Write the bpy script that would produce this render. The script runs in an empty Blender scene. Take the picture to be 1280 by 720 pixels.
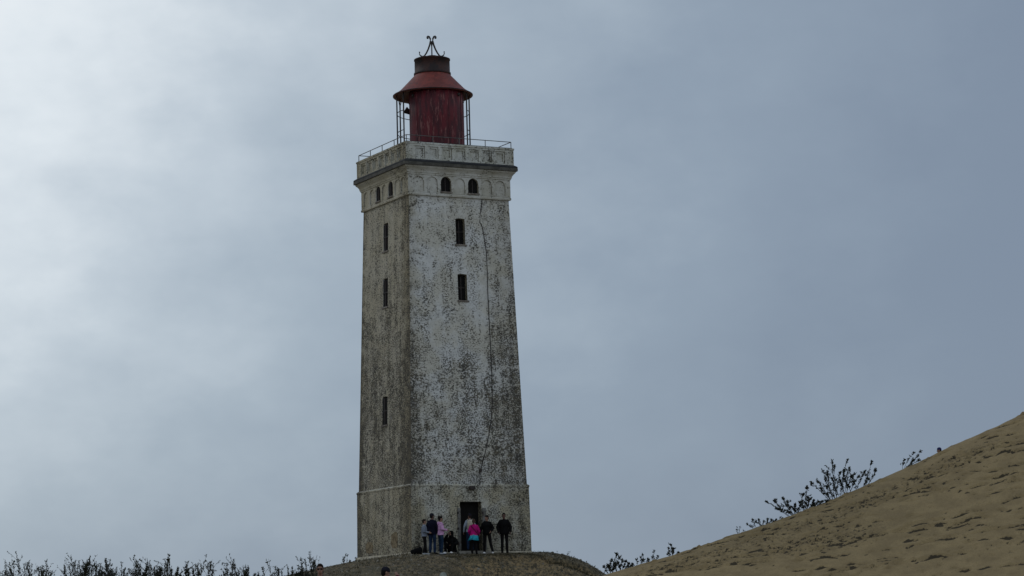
import bpy, bmesh, math, random
import numpy as np
from mathutils import Vector, Matrix, Euler
R = math.radians
S = bpy.context.scene
COL = S.collection
rnd = random.Random(7)

# ------------------------------------------------------------------ camera
EYE = 1.7                                  # eye height above the sand
F, PITCH, ROLL = 3153.19, 0.137482, 0.027258   # focal length in pixels of a 1280 wide frame
cd = bpy.data.cameras.new('camera'); cam = bpy.data.objects.new('camera', cd); COL.objects.link(cam)
cd.sensor_width = 36.0; cd.lens = 36.0 * F / 1280.0
cd.clip_start = 0.5; cd.clip_end = 20000
cp, sp, cr, sr = math.cos(PITCH), math.sin(PITCH), math.cos(ROLL), math.sin(ROLL)
fw = Vector((0, cp, sp)); upv = Vector((0, -sp, cp)); rt = Vector((1, 0, 0))
rx = rt * cr - upv * sr; ux = rt * sr + upv * cr
cam.matrix_world = Matrix(((rx.x, ux.x, -fw.x, 0), (rx.y, ux.y, -fw.y, 0), (rx.z, ux.z, -fw.z, EYE), (0, 0, 0, 1)))
S.camera = cam

# ------------------------------------------------------------------ sky, sun, exposure
SUN_EL, SUN_AZ = R(38), R(-58)             # azimuth from straight ahead, negative = left
w = bpy.data.worlds.new('World'); S.world = w; w.use_nodes = True
nt = w.node_tree; nt.nodes.clear()
def N(t, **k):
    n = nt.nodes.new(t)
    for a, b in k.items(): setattr(n, a, b)
    return n
def L(a, b): nt.links.new(a, b)
out = N('ShaderNodeOutputWorld'); bg = N('ShaderNodeBackground'); L(bg.outputs[0], out.inputs[0])
bg.inputs['Strength'].default_value = 0.1
sky = N('ShaderNodeTexSky', sky_type='NISHITA'); sky.sun_disc = False
sky.sun_elevation = SUN_EL; sky.sun_rotation = SUN_AZ
tc = N('ShaderNodeTexCoord')
nrm = N('ShaderNodeVectorMath', operation='NORMALIZE'); L(tc.outputs['Generated'], nrm.inputs[0])
# bright thin patch of cloud up and to the left of the tower
ga, ge = R(-14), R(16)
G = (math.sin(ga) * math.cos(ge), math.cos(ga) * math.cos(ge), math.sin(ge))
dot = N('ShaderNodeVectorMath', operation='DOT_PRODUCT'); L(nrm.outputs[0], dot.inputs[0]); dot.inputs[1].default_value = G
ac = N('ShaderNodeMath', operation='ARCCOSINE'); L(dot.outputs['Value'], ac.inputs[0])
def wnoise(scale, det, vs, rough=0.55, loc=(0, 0, 0)):
    mp = N('ShaderNodeMapping'); L(nrm.outputs[0], mp.inputs[0]); mp.inputs['Scale'].default_value = vs; mp.inputs['Location'].default_value = loc
    n = N('ShaderNodeTexNoise'); L(mp.outputs[0], n.inputs['Vector'])
    n.inputs['Scale'].default_value = scale; n.inputs['Detail'].default_value = det; n.inputs['Roughness'].default_value = rough
    return n.outputs['Fac']
n1 = wnoise(7, 5, (1, 1, 1.5), loc=(0.3, 0, 0.2)); n2 = wnoise(24, 4, (1, 1, 1.6), loc=(1, 3, 2))
def madd(a, m, c):
    x = N('ShaderNodeMath', operation='MULTIPLY_ADD'); L(a, x.inputs[0]); x.inputs[1].default_value = m
    if hasattr(c, 'links'): L(c, x.inputs[2])
    else: x.inputs[2].default_value = c
    return x.outputs[0]
d1 = madd(n1, 0.21, ac.outputs[0]); d2 = madd(n2, 0.08, d1)
sc = N('ShaderNodeMath', operation='MULTIPLY_ADD'); L(d2, sc.inputs[0]); sc.inputs[1].default_value = 1 / math.pi; sc.inputs[2].default_value = -0.145 / math.pi
cr_ = N('ShaderNodeValToRGB'); L(sc.outputs[0], cr_.inputs[0])
rp = cr_.color_ramp
def deg(a): return a / 180.0
stops = [(0, (.90, .93, .95)), (4.5, (.76, .82, .865)), (8.5, (.53, .602, .67)), (13, (.375, .448, .525)), (18, (.276, .342, .426)), (25, (.216, .272, .356)), (34, (.200, .252, .338)), (60, (.40, .48, .57)), (100, (.60, .685, .775)), (180, (.60, .685, .775))]
rp.elements[0].position = deg(stops[0][0]); rp.elements[0].color = (*stops[0][1], 1)
rp.elements[1].position = 1; rp.elements[1].color = (*stops[-1][1], 1)
for a, c in stops[1:-1]:
    e = rp.elements.new(deg(a)); e.color = (*c, 1)
ten = N('ShaderNodeVectorMath', operation='SCALE'); L(cr_.outputs[0], ten.inputs[0]); ten.inputs['Scale'].default_value = 10.0
mx = N('ShaderNodeMix', data_type='RGBA'); mx.inputs[0].default_value = 0.06
L(ten.outputs[0], mx.inputs[6]); L(sky.outputs[0], mx.inputs[7]); L(mx.outputs[2], bg.inputs['Color'])

sd = bpy.data.lights.new('sun', 'SUN'); sd.energy = 0.5; sd.angle = R(25); sd.color = (1, .96, .9)
sun = bpy.data.objects.new('sun', sd); COL.objects.link(sun)
sv = Vector((math.sin(SUN_AZ) * math.cos(SUN_EL), math.cos(SUN_AZ) * math.cos(SUN_EL), math.sin(SUN_EL)))
sun.rotation_euler = sv.to_track_quat('Z', 'Y').to_euler(); sun.location = (0, 0, 60)
vs = S.view_settings; vs.view_transform = 'Standard'; vs.look = 'None'; vs.exposure = 0; vs.gamma = 1; vs.use_curve_mapping = False

# ------------------------------------------------------------------ helpers
def at(px, py, Y):
    """point of the place on the line of sight of a photo pixel, Y metres ahead"""
    a = px - 640; b = 360 - py
    u = cr * a + sr * b; v = -sr * a + cr * b
    r = Vector((u, F * cp - v * sp, F * sp + v * cp))
    r = r * (Y / r.y); r.z += EYE
    return r

def obj(name, bm, m, parent=None, smooth=False):
    me = bpy.data.meshes.new(name)
    if isinstance(bm, bpy.types.Mesh): me = bm; me.name = name
    else:
        bm.to_mesh(me); bm.free()
    o = bpy.data.objects.new(name, me); COL.objects.link(o)
    if m is not None:
        me.materials.clear(); me.materials.append(m)
    if smooth:
        for p in me.polygons: p.use_smooth = True
    if parent is not None: o.parent = parent
    return o
def tag(o, label, cat, group=None):
    o['label'] = label; o['category'] = cat
    if group: o['group'] = group
    return o
def thing(name, label, cat, loc=(0, 0, 0), rotz=0, group=None):
    o = bpy.data.objects.new(name, None); COL.objects.link(o)
    o.location = loc; o.rotation_euler = (0, 0, rotz); o.empty_display_size = 0.3
    return tag(o, label, cat, group)
def new(): return bmesh.new()
def box(bm, x0, x1, y0, y1, z0, z1):
    v = [bm.verts.new((x, y, z)) for z in (z0, z1) for y in (y0, y1) for x in (x0, x1)]
    for f in ((0, 2, 3, 1), (4, 5, 7, 6), (0, 1, 5, 4), (2, 6, 7, 3), (0, 4, 6, 2), (1, 3, 7, 5)):
        bm.faces.new([v[i] for i in f])
    return v
def sqloft(bm, prof, cap=True):
    """square plan, list of (z, half width)"""
    rings = []
    for z, h in prof:
        rings.append([bm.verts.new((x * h, y * h, z)) for x, y in ((-1, -1), (1, -1), (1, 1), (-1, 1))])
    for a, b in zip(rings, rings[1:]):
        for i in range(4): bm.faces.new((a[i], a[(i + 1) % 4], b[(i + 1) % 4], b[i]))
    if cap:
        bm.faces.new(rings[0][::-1]); bm.faces.new(rings[-1])
    return bm
def lathe(bm, prof, n=48, cx=0, cy=0, cap=False):
    rings = []
    for r, z in prof:
        rings.append([bm.verts.new((cx + r * math.cos(2 * math.pi * i / n), cy + r * math.sin(2 * math.pi * i / n), z)) for i in range(n)])
    for a, b in zip(rings, rings[1:]):
        for i in range(n): bm.faces.new((a[i], a[(i + 1) % n], b[(i + 1) % n], b[i]))
    if cap:
        bm.faces.new(rings[0][::-1]); bm.faces.new(rings[-1])
    return bm
def tube(bm, pts, rad, n=6):
    pts = [Vector(p) for p in pts]
    if not isinstance(rad, (list, tuple)): rad = [rad] * len(pts)
    rings = []
    for i, p in enumerate(pts):
        t = (pts[min(i + 1, len(pts) - 1)] - pts[max(i - 1, 0)]).normalized()
        a = t.cross(Vector((0, 0, 1)))
        if a.length < 1e-3: a = t.cross(Vector((0, 1, 0)))
        a.normalize(); b = t.cross(a)
        rings.append([bm.verts.new(p + (a * math.cos(2 * math.pi * k / n) + b * math.sin(2 * math.pi * k / n)) * rad[i]) for k in range(n)])
    for a, b in zip(rings, rings[1:]):
        for i in range(n): bm.faces.new((a[i], a[(i + 1) % n], b[(i + 1) % n], b[i]))
    bm.faces.new(rings[0][::-1]); bm.faces.new(rings[-1])
    return bm
def loft(bm, secs, n=16, side=Vector((1, 0, 0))):
    """closed body through (centre, rx, ry); rx lies along side"""
    secs = [(Vector(c), a, b) for c, a, b in secs]
    rings = []
    for i, (c, a, b) in enumerate(secs):
        t = (secs[min(i + 1, len(secs) - 1)][0] - secs[max(i - 1, 0)][0]).normalized()
        x = (side - t * side.dot(t)).normalized(); y = t.cross(x)
        rings.append([bm.verts.new(c + x * (a * math.cos(2 * math.pi * k / n)) + y * (b * math.sin(2 * math.pi * k / n))) for k in range(n)])
    for a, b in zip(rings, rings[1:]):
        for i in range(n): bm.faces.new((a[i], a[(i + 1) % n], b[(i + 1) % n], b[i]))
    bm.faces.new(rings[0][::-1]); bm.faces.new(rings[-1])
    return bm
def cap(bm, p0, p1, r0, r1, n=10):
    p0, p1 = Vector(p0), Vector(p1); t = (p1 - p0)
    if t.length < 1e-5: return
    t.normalize()
    a = t.cross(Vector((0, 0, 1)))
    if a.length < 1e-3: a = t.cross(Vector((0, 1, 0)))
    a.normalize()
    s = []
    for k in (-85, -55, -25): s.append((p0 + t * r0 * math.sin(R(k)), r0 * math.cos(R(k)), r0 * math.cos(R(k))))
    s.append((p0 * .5 + p1 * .5, (r0 + r1) / 2, (r0 + r1) / 2))
    for k in (25, 55, 85): s.append((p1 + t * r1 * math.sin(R(k)), r1 * math.cos(R(k)), r1 * math.cos(R(k))))
    loft(bm, s, n, a)
def ell(bm, c, r, rot=None, n=14):
    m = Matrix.Translation(c) @ (rot.to_matrix().to_4x4() if rot else Matrix()) @ Matrix.Diagonal((*r, 1))
    bmesh.ops.create_uvsphere(bm, u_segments=n, v_segments=max(6, n // 2 + 1), radius=1, matrix=m)
def evaluated(o):
    dg = bpy.context.evaluated_depsgraph_get(); dg.update()
    return bpy.data.meshes.new_from_object(o.evaluated_get(dg))
def fuse(bm, voxel, smooth=4):
    """one continuous skin over overlapping volumes"""
    bmesh.ops.recalc_face_normals(bm, faces=bm.faces)
    me = bpy.data.meshes.new('t'); bm.to_mesh(me); bm.free()
    o = bpy.data.objects.new('t', me); COL.objects.link(o)
    md = o.modifiers.new('r', 'REMESH'); md.mode = 'VOXEL'; md.voxel_size = voxel; md.use_smooth_shade = True
    if smooth:
        sm = o.modifiers.new('s', 'SMOOTH'); sm.iterations = smooth; sm.factor = 0.5
    res = evaluated(o)
    bpy.data.objects.remove(o); bpy.data.meshes.remove(me)
    return res
def carve(o, cutters):
    """sink openings into a solid"""
    bmesh.ops.recalc_face_normals(cutters, faces=cutters.faces)
    me = bpy.data.meshes.new('c'); cutters.to_mesh(me); cutters.free()
    c = bpy.data.objects.new('c', me); COL.objects.link(c); c.parent = o.parent
    md = o.modifiers.new('b', 'BOOLEAN'); md.operation = 'DIFFERENCE'; md.solver = 'EXACT'; md.object = c; md.use_self = False
    res = evaluated(o); old = o.data; o.modifiers.clear(); o.data = res; res.name = o.name
    bpy.data.objects.remove(c); bpy.data.meshes.remove(me); bpy.data.meshes.remove(old)

# ------------------------------------------------------------------ materials
def mat(name, rough=0.85):
    m = bpy.data.materials.new(name); m.use_nodes = True
    t = m.node_tree; b = t.nodes['Principled BSDF']; b.inputs['Roughness'].default_value = rough
    b.inputs['Specular IOR Level'].default_value = 0.25
    return m, t, b
class T:
    """small node builder"""
    def __init__(s, t): s.t = t; s.tc = t.nodes.new('ShaderNodeTexCoord')
    def n(s, ty, **k):
        x = s.t.nodes.new(ty)
        for a, b in k.items(): setattr(x, a, b)
        return x
    def l(s, a, b): s.t.links.new(a, b)
    def put(s, sock, v):
        if isinstance(v, bpy.types.NodeSocket): s.l(v, sock)
        else: sock.default_value = v
    def noise(s, scale, det=4, rough=.6, vs=(1, 1, 1), loc=(0, 0, 0), out='Fac', dist=0):
        mp = s.n('ShaderNodeMapping'); s.l(s.tc.outputs['Object'], mp.inputs[0]); mp.inputs['Scale'].default_value = vs; mp.inputs['Location'].default_value = loc
        x = s.n('ShaderNodeTexNoise'); s.l(mp.outputs[0], x.inputs['Vector']); x.inputs['Scale'].default_value = scale; x.inputs['Detail'].default_value = det
        x.inputs['Roughness'].default_value = rough; x.inputs['Distortion'].default_value = dist
        return x.outputs[out]
    def math(s, op, a, b=0.0, c=0.0, clamp=False):
        x = s.n('ShaderNodeMath', operation=op); x.use_clamp = clamp
        for i, v in enumerate((a, b, c)): s.put(x.inputs[i], v)
        return x.outputs[0]
    def step(s, v, a, b):
        x = s.n('ShaderNodeMapRange', interpolation_type='SMOOTHSTEP'); s.put(x.inputs[0], v)
        s.put(x.inputs[1], a); s.put(x.inputs[2], b); x.inputs[3].default_value = 0; x.inputs[4].default_value = 1
        return x.outputs[0]
    def mix(s, f, a, b, mode='MIX'):
        x = s.n('ShaderNodeMix', data_type='RGBA', blend_type=mode); s.put(x.inputs[0], f)
        s.put(x.inputs[6], a if isinstance(a, bpy.types.NodeSocket) else (*a, 1)); s.put(x.inputs[7], b if isinstance(b, bpy.types.NodeSocket) else (*b, 1))
        return x.outputs[2]
    def bump(s, h, strength, dist, bs):
        x = s.n('ShaderNodeBump'); s.l(h, x.inputs['Height']); x.inputs['Strength'].default_value = strength; x.inputs['Distance'].default_value = dist
        s.l(x.outputs[0], bs.inputs['Normal'])
    def xyz(s, src='Object'):
        x = s.n('ShaderNodeSeparateXYZ'); s.l(s.tc.outputs[src], x.inputs[0]); return x.outputs

def wall_material(name, light, warm, dirt_lo, dirt_hi, zlo, zhi, algae=1.0):
    """old lime plaster over brick: worn through in speckles, algae on the weather side and the arrises"""
    m, t, b = mat(name, .92); q = T(t); P = q.xyz('Object'); Nn = q.xyz('Normal')
    base = q.mix(q.step(q.noise(.8, 4, .6, loc=(3, 1, 0)), .38, .62), light, warm)
    fine = q.noise(12.5, 4, .75, vs=(1, 1, 1.3)); mid = q.noise(2.1, 5, .65, loc=(9, 2, 4)); big = q.noise(.55, 3, .55, vs=(1, 1, .6), loc=(1, 7, 2))
    streak = q.noise(2.2, 4, .6, vs=(1.4, 1.4, .12), loc=(4, 4, 4))
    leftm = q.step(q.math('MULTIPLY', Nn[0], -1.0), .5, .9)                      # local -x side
    ax = q.math('ABSOLUTE', P[0]); ay = q.math('ABSOLUTE', P[1])
    mn = q.math('MINIMUM', ax, ay)
    arris = q.step(q.math('ADD', mn, q.math('MULTIPLY', q.math('SUBTRACT', mid, .5), 1.1)), 1.9, 2.75)
    near = q.math('MULTIPLY', leftm, q.step(q.math('ADD', q.math('MULTIPLY', P[1], -1.0), q.math('MULTIPLY', q.math('SUBTRACT', mid, .5), 1.6)), .7, 2.5))
    right = q.math('MULTIPLY', q.step(q.math('ADD', P[0], q.math('MULTIPLY', mid, .9)), 1.2, 2.9), q.math('SUBTRACT', 1.0, leftm))
    alg = q.math('MULTIPLY', q.math('MAXIMUM', q.math('MULTIPLY', arris, q.math('ADD', .35, q.math('MULTIPLY', leftm, .6))), q.math('MAXIMUM', q.math('MULTIPLY', leftm, .34), q.math('MULTIPLY', right, .34))), algae, clamp=True)
    down = q.step(P[2], zhi, zlo)                                                   # more wear lower down
    lvl = q.math('ADD', q.math('MULTIPLY', down, dirt_lo - dirt_hi), dirt_hi)
    cov = q.math('ADD', lvl, q.math('MULTIPLY', q.math('SUBTRACT', big, .5), .42))
    cov = q.math('ADD', cov, q.math('MULTIPLY', q.math('SUBTRACT', mid, .5), .75))
    cov = q.math('ADD', cov, q.math('MULTIPLY', q.math('SUBTRACT', streak, .5), .7))
    alg = q.math('MAXIMUM', alg, q.math('MULTIPLY', near, .85 * algae))
    cov = q.math('ADD', cov, q.math('MULTIPLY', alg, .24))
    k = q.math('ADD', fine, q.math('MULTIPLY', q.math('SUBTRACT', cov, .5), .42))
    dirt = q.step(k, .49, .63)
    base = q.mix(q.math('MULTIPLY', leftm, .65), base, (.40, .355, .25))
    film = q.mix(q.math('MULTIPLY', alg, .9), base, (.165, .135, .075))
    brick = q.mix(q.step(q.noise(5, 3, .6, loc=(2, 2, 9)), .4, .65), (.030, .028, .024), (.075, .064, .044))
    col = q.mix(q.math('MULTIPLY', dirt, .96), film, brick)
    soft = q.step(q.noise(3.2, 5, .7, loc=(5, 5, 1)), .35, .75)
    col = q.mix(q.math('MULTIPLY', soft, .45), col, q.mix(.5, col, (.10, .095, .08)))
    white = q.math('MULTIPLY', q.step(q.noise(6.5, 5, .7, vs=(1, 1, 1.2), loc=(7, 0, 3)), .61, .70), q.math('SUBTRACT', 1.0, q.math('MULTIPLY', alg, .75)))
    col = q.mix(q.math('MULTIPLY', white, .55), col, (.62, .62, .60))
    q.l(col, b.inputs['Base Color'])
    q.bump(q.math('SUBTRACT', q.math('MULTIPLY', fine, .5), dirt), .5, .03, b)
    return m
M = {}
M['shaft'] = wall_material('worn_plaster', (.50, .51, .51), (.43, .42, .375), .61, .44, 6, 14.5)
M['block'] = wall_material('base_plaster', (.44, .44, .40), (.35, .325, .245), .58, .54, 0, 3, .9)
M['frieze'] = wall_material('frieze_plaster', (.45, .45, .425), (.36, .35, .305), .36, .33, 16, 17, .7)
M['parapet'] = wall_material('parapet_plaster', (.45, .46, .44), (.36, .36, .31), .42, .42, 17, 18, .8)

def speck_mat(name, a, b_, c, s1, s2, rough=.8, bump=.3, bd=.02, metal=0, vs=(1, 1, 1), lo=.42, hi=.6):
    m, t, b = mat(name, rough); q = T(t)
    col = q.mix(q.step(q.noise(s1, 5, .65, vs=vs), lo, hi), a, b_)
    col = q.mix(q.math('MULTIPLY', q.step(q.noise(s2, 4, .7, vs=vs, loc=(3, 3, 3)), .54, .66), .8), col, c)
    q.l(col, b.inputs['Base Color']); b.inputs['Metallic'].default_value = metal
    q.bump(q.noise(s2 * 1.5, 4, .7), bump, bd, b)
    return m
M['lead'] = speck_mat('dark_weathered_slab', (.016, .018, .021), (.03, .031, .032), (.010, .010, .010), 2, 9)
M['slab'] = speck_mat('stone_slab', (.075, .073, .064), (.045, .044, .038), (.03, .028, .024), 2.5, 8)
M['red_drum'] = speck_mat('faded_red_paint', (.090, .006, .012), (.035, .004, .008), (.18, .07, .065), 3, 7, .6, .2, .01, vs=(1.2, 1.2, .22))
M['red_roof'] = speck_mat('red_oxide_roof', (.155, .030, .022), (.105, .020, .016), (.04, .018, .016), 1.6, 7, .55, .2, .01)
M['rust'] = speck_mat('rusted_sheet', (.016, .010, .010), (.036, .015, .012), (.010, .009, .012), 2.2, 8, .65, .25, .01)
M['iron'] = speck_mat('black_iron', (.018, .016, .016), (.03, .022, .02), (.05, .025, .018), 4, 14, .6)
M['railing'] = speck_mat('grey_steel_rail', (.08, .08, .08), (.05, .05, .05), (.1, .06, .04), 4, 14, .5)
M['dark'] = speck_mat('unlit_interior_black', (.006, .0055, .005), (.004, .004, .004), (.010, .009, .008), 3, 12, .95)  # near-black colour painting the unlit interior behind the openings
M['sill'] = speck_mat('brick_sill', (.16, .14, .12), (.10, .085, .075), (.28, .27, .25), 5, 12, .9)
M['steel_door'] = speck_mat('weathered_steel', (.14, .14, .135), (.09, .088, .08), (.05, .035, .025), 2, 9, .7)
M['plinth'] = speck_mat('mortar_plinth', (.36, .33, .26), (.24, .215, .16), (.11, .095, .07), 1.6, 7, .9, .5, .03)
M['step'] = speck_mat('concrete_step', (.25, .24, .21), (.18, .17, .15), (.09, .085, .07), 3, 12, .9)
M['brickpatch'] = speck_mat('exposed_brick', (.21, .165, .10), (.10, .075, .045), (.018, .015, .011), 5, 8, .95, .8, .05)
M['rubble'] = speck_mat('rubble', (.16, .145, .115), (.09, .08, .062), (.30, .28, .23), 1.3, 4)
M['stem'] = speck_mat('twig_bark', (.014, .012, .010), (.022, .019, .015), (.015, .013, .01), 5, 20, .9)
M['leaf'] = speck_mat('dull_leaf', (.017, .02, .012), (.028, .032, .019), (.018, .018, .014), 3, 9, .7)
M['leaf2'] = speck_mat('grey_leaf', (.045, .055, .05), (.03, .035, .03), (.02, .02, .018), 3, 9, .7)
M['grass'] = speck_mat('dry_dark_grass', (.045, .04, .022), (.075, .062, .033), (.02, .018, .011), 3, 10, .9)

def cloth(name, c, var=.25, rough=.9):
    if name in M: return M[name]
    m, t, b = mat(name, rough); q = T(t)
    col = q.mix(q.step(q.noise(7, 4, .6), .35, .65), tuple(x * (1 - var) for x in c), tuple(x * (1 + var) for x in c))
    q.l(col, b.inputs['Base Color']); q.bump(q.noise(9, 4, .6), .5, .03, b); b.inputs['Specular IOR Level'].default_value = .06; M[name] = m
    return m
def skinm(name, c):
    if name in M: return M[name]
    m, t, b = mat(name, .55); q = T(t)
    q.l(q.mix(q.noise(20, 3), tuple(x * .85 for x in c), c), b.inputs['Base Color']); M[name] = m
    return m

# ------------------------------------------------------------------ ground, mound, dune
def hashnoise(x, y, seed):
    """smooth value noise on arrays"""
    rs = np.random.RandomState(seed); tab = rs.rand(256, 256)
    xi = np.floor(x).astype(int); yi = np.floor(y).astype(int); fx = x - xi; fy = y - yi
    fx = fx * fx * (3 - 2 * fx); fy = fy * fy * (3 - 2 * fy)
    g = lambda a, b: tab[a % 256, b % 256]
    return (g(xi, yi) * (1 - fx) + g(xi + 1, yi) * fx) * (1 - fy) + (g(xi, yi + 1) * (1 - fx) + g(xi + 1, yi + 1) * fx) * fy - .5
def fbm(x, y, s, seed, oct=4):
    r = 0; a = 1
    for o in range(oct):
        r = r + a * hashnoise(x * s * 2 ** o + 13.7 * o, y * s * 2 ** o + 7.1 * o, seed + o); a *= .5
    return r
def ground_z(X, Y):
    z = np.interp(Y, [-4000, -20, 0, 57, 80, 100, 125, 160, 300, 6000], [-1, -.3, 0, 1.7, 2.45, 3.0, 2.9, 1.6, 0, -1])
    far = np.clip((np.abs(X) - 40) / 200, 0, 1)
    z = z * (1 - far) + far * np.minimum(z, 0.3)
    return z + .16 * fbm(X, Y, .22, 3) * np.clip(1 - far, .2, 1)
TX, TY, YAW, BZ = -3.4567, 115.6904, 0.479194, 3.65 + EYE
def mound_z(X, Y):
    yw = np.where(X > -4.76, 111.71 + .517 * (X + 4.76), 111.71 + .12 * (X + 4.76))
    yw = np.where(X > .47, 114.43 + .15 * (X - .47), yw)
    t = np.maximum(yw - .1 - Y, 0)
    z = 3.76 + EYE - (.075 * t + .013 * t * t)
    l = np.maximum(-4.9 - X, 0); z = z - .125 * l - .03 * np.maximum(l - 2.2, 0) ** 1.5
    r = np.maximum(X - 1.0, 0); z = z - .13 * r * r
    bk = np.maximum(Y - 119.0, 0); z = z - .06 * bk - .02 * bk * bk
    lip = 1.9 + .9 * fbm(X, Y * 0, .55, 21) + .5 * fbm(X, Y, 1.3, 22) + .25 * np.abs(X + .3)
    inx = np.clip((X + 3.0) / .8, 0, 1) * np.clip((4.2 - X) / 1.0, 0, 1)
    z = z - inx * (.20 * np.clip((t - lip) / .2, 0, 1) + .22 * np.maximum(t - lip - .2, 0))
    z = z + .05 * fbm(X, Y, .9, 31) * np.clip(t / 1.0, .15, 1) + .035 * fbm(X, Y, 2.6, 35, 2) + .035 * fbm(X, Y, 6.5, 38, 2)
    return z, np.clip((t - lip) / .22, 0, 1) * inx
SIL = np.array([(-12, -3.3), (-4, -.4), (0.5, 1.33), (3.51, 2.44), (4.96, 2.81), (6.45, 3.21), (8.44, 3.8), (10.8, 4.53), (13.03, 5.28), (15.12, 6.11), (17.05, 6.87), (18.68, 7.62), (20.65, 8.4), (22.13, 9.03), (26, 10.6), (34, 12.6), (60, 14)])
def ridge_y(X): return 104 + .3 * (np.clip(X, -12, 40) - 3.5)
SILX = np.arange(-12, 60.1, .25); SILZ = np.interp(SILX, SIL[:, 0], SIL[:, 1]) + EYE
ker = np.hanning(9); ker /= ker.sum(); SILZ = np.convolve(np.pad(SILZ, 4, 'edge'), ker, 'valid')
def dune_base(X, Y):
    yr = ridge_y(X); t = yr - Y
    z = np.interp(X, SILX, SILZ)
    g = .36 + .012 * np.clip(X - 5, 0, 20)
    front = np.where(t > 0, g * (np.sqrt(t * t + 1.2 ** 2) - 1.2), 0)
    back = np.where(t < 0, .30 * (np.sqrt(t * t + 1.5 ** 2) - 1.5), 0)
    return z - front - back + .10 * fbm(X, Y, .16, 41, 3) * np.clip(t / 4, 0, 1)
def sheet(name, xs, ys, Z, m, attr=None):
    nx, ny = len(xs), len(ys)
    X, Y = np.meshgrid(xs, ys)
    co = np.stack([X, Y, Z], -1).reshape(-1, 3)
    me = bpy.data.meshes.new(name)
    i = np.arange(nx * ny).reshape(ny, nx)
    f = np.stack([i[:-1, :-1], i[:-1, 1:], i[1:, 1:], i[1:, :-1]], -1).reshape(-1, 4)
    me.vertices.add(len(co)); me.vertices.foreach_set('co', co.ravel())
    me.loops.add(f.size); me.loops.foreach_set('vertex_index', f.ravel().astype(np.int32))
    me.polygons.add(len(f)); me.polygons.foreach_set('loop_start', np.arange(0, f.size, 4, dtype=np.int32)); me.polygons.foreach_set('loop_total', np.full(len(f), 4, np.int32))
    me.polygons.foreach_set('use_smooth', np.ones(len(f), bool))
    for k, v in (attr or {}).items():
        a = me.attributes.new(k, 'FLOAT', 'POINT'); a.data.foreach_set('value', v.ravel().astype(np.float32))
    me.update(); me.validate()
    o = bpy.data.objects.new(name, me); COL.objects.link(o); me.materials.append(m); o['kind'] = 'structure'
    return o
def attr_node(q, n):
    a = q.n('ShaderNodeAttribute', attribute_name=n); return a.outputs['Fac']
# sand of the plain
m, t, b = mat('dry_sand', .95); q = T(t)
col = q.mix(q.step(q.noise(.3, 5), .4, .6), (.27, .215, .135), (.20, .16, .10)); q.l(col, b.inputs['Base Color']); q.bump(q.noise(6, 5), .4, .05, b); M['sand'] = m
# gravelly mound
m, t, b = mat('gravelly_sand', .95); q = T(t)
g1 = q.noise(5, 6, .8, vs=(1, .45, 1)); g2 = q.noise(9, 5, .8, vs=(1, .4, 1), loc=(2, 5, 1)); g3 = q.noise(1.0, 4, .6)
col = q.mix(q.step(g1, .38, .62), (.215, .168, .098), (.065, .053, .034))
col = q.mix(q.math('MULTIPLY', q.step(g3, .45, .6), .5), col, (.085, .08, .05))
er = attr_node(q, 'eroded')
col = q.mix(q.math('MULTIPLY', er, q.step(g1, .58, .42)), col, (.30, .215, .11))
col = q.mix(q.math('MULTIPLY', q.step(g2, .52, .60), .9), col, (.022, .02, .016))
col = q.mix(q.math('MULTIPLY', q.step(q.noise(13, 4, .7, loc=(8, 8, 8)), .60, .68), .7), col, (.27, .24, .18))
q.l(col, b.inputs['Base Color']); q.bump(q.math('ADD', g1, g2), 1.0, .15, b); M['gravel'] = m
# dune sand
m, t, b = mat('dune_sand', .95); q = T(t)
f1 = q.noise(1.2, 5, .6); f2 = q.noise(16, 5, .8); f3 = q.noise(3.0, 5, .7, vs=(.6, 1.2, 1), loc=(4, 1, 1))
col = q.mix(q.step(f1, .35, .65), (.232, .172, .087), (.182, .134, .068))
col = q.mix(q.math('MULTIPLY', q.step(f2, .50, .64), .5), col, (.085, .064, .037))
shd = attr_node(q, 'dent_shade')  # shade painted into the dents and footprints
dk = q.step(q.math('ADD', shd, q.math('MULTIPLY', q.math('SUBTRACT', q.noise(9, 5, .75, loc=(1, 2, 3)), .5), 1.1)), .33, .55)
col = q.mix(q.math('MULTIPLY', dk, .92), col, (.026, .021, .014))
tr = attr_node(q, 'trodden')
col = q.mix(q.math('MULTIPLY', tr, q.math('MULTIPLY', q.step(q.noise(8, 5, .75, loc=(6, 2, 3)), .52, .60), .75)), col, (.06, .047, .03))
q.l(col, b.inputs['Base Color']); q.bump(q.math('ADD', q.math('MULTIPLY', f2, .6), f3), .7, .06, b); M['dune'] = m

def axis(segs):
    """segs: (start, end, step)"""
    r = [np.arange(a, b, s) for a, b, s in segs]; return np.concatenate(r + [np.array([segs[-1][1]])])
gx = axis([(-4000, -400, 300), (-400, -60, 20), (-60, 60, .6), (60, 400, 20), (400, 4000, 300)])
gy = axis([(-400, -20, 20), (-20, 160, .6), (160, 400, 12), (400, 6000, 300)])
X, Y = np.meshgrid(gx, gy)
sheet('ground', gx, gy, ground_z(X, Y), M['sand'])
mxs = axis([(-20, -11, .3), (-11, 5.5, .07), (5.5, 14, .3)]); mys = axis([(95, 102, .3), (102, 115, .07), (115, 140, .4)])
X, Y = np.meshgrid(mxs, mys); Z, er = mound_z(X, Y)
sheet('mound', mxs, mys, Z, M['gravel'], {'eroded': er})
def mound_at(x, y): return float(mound_z(np.array([x]), np.array([y]))[0][0])

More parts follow.
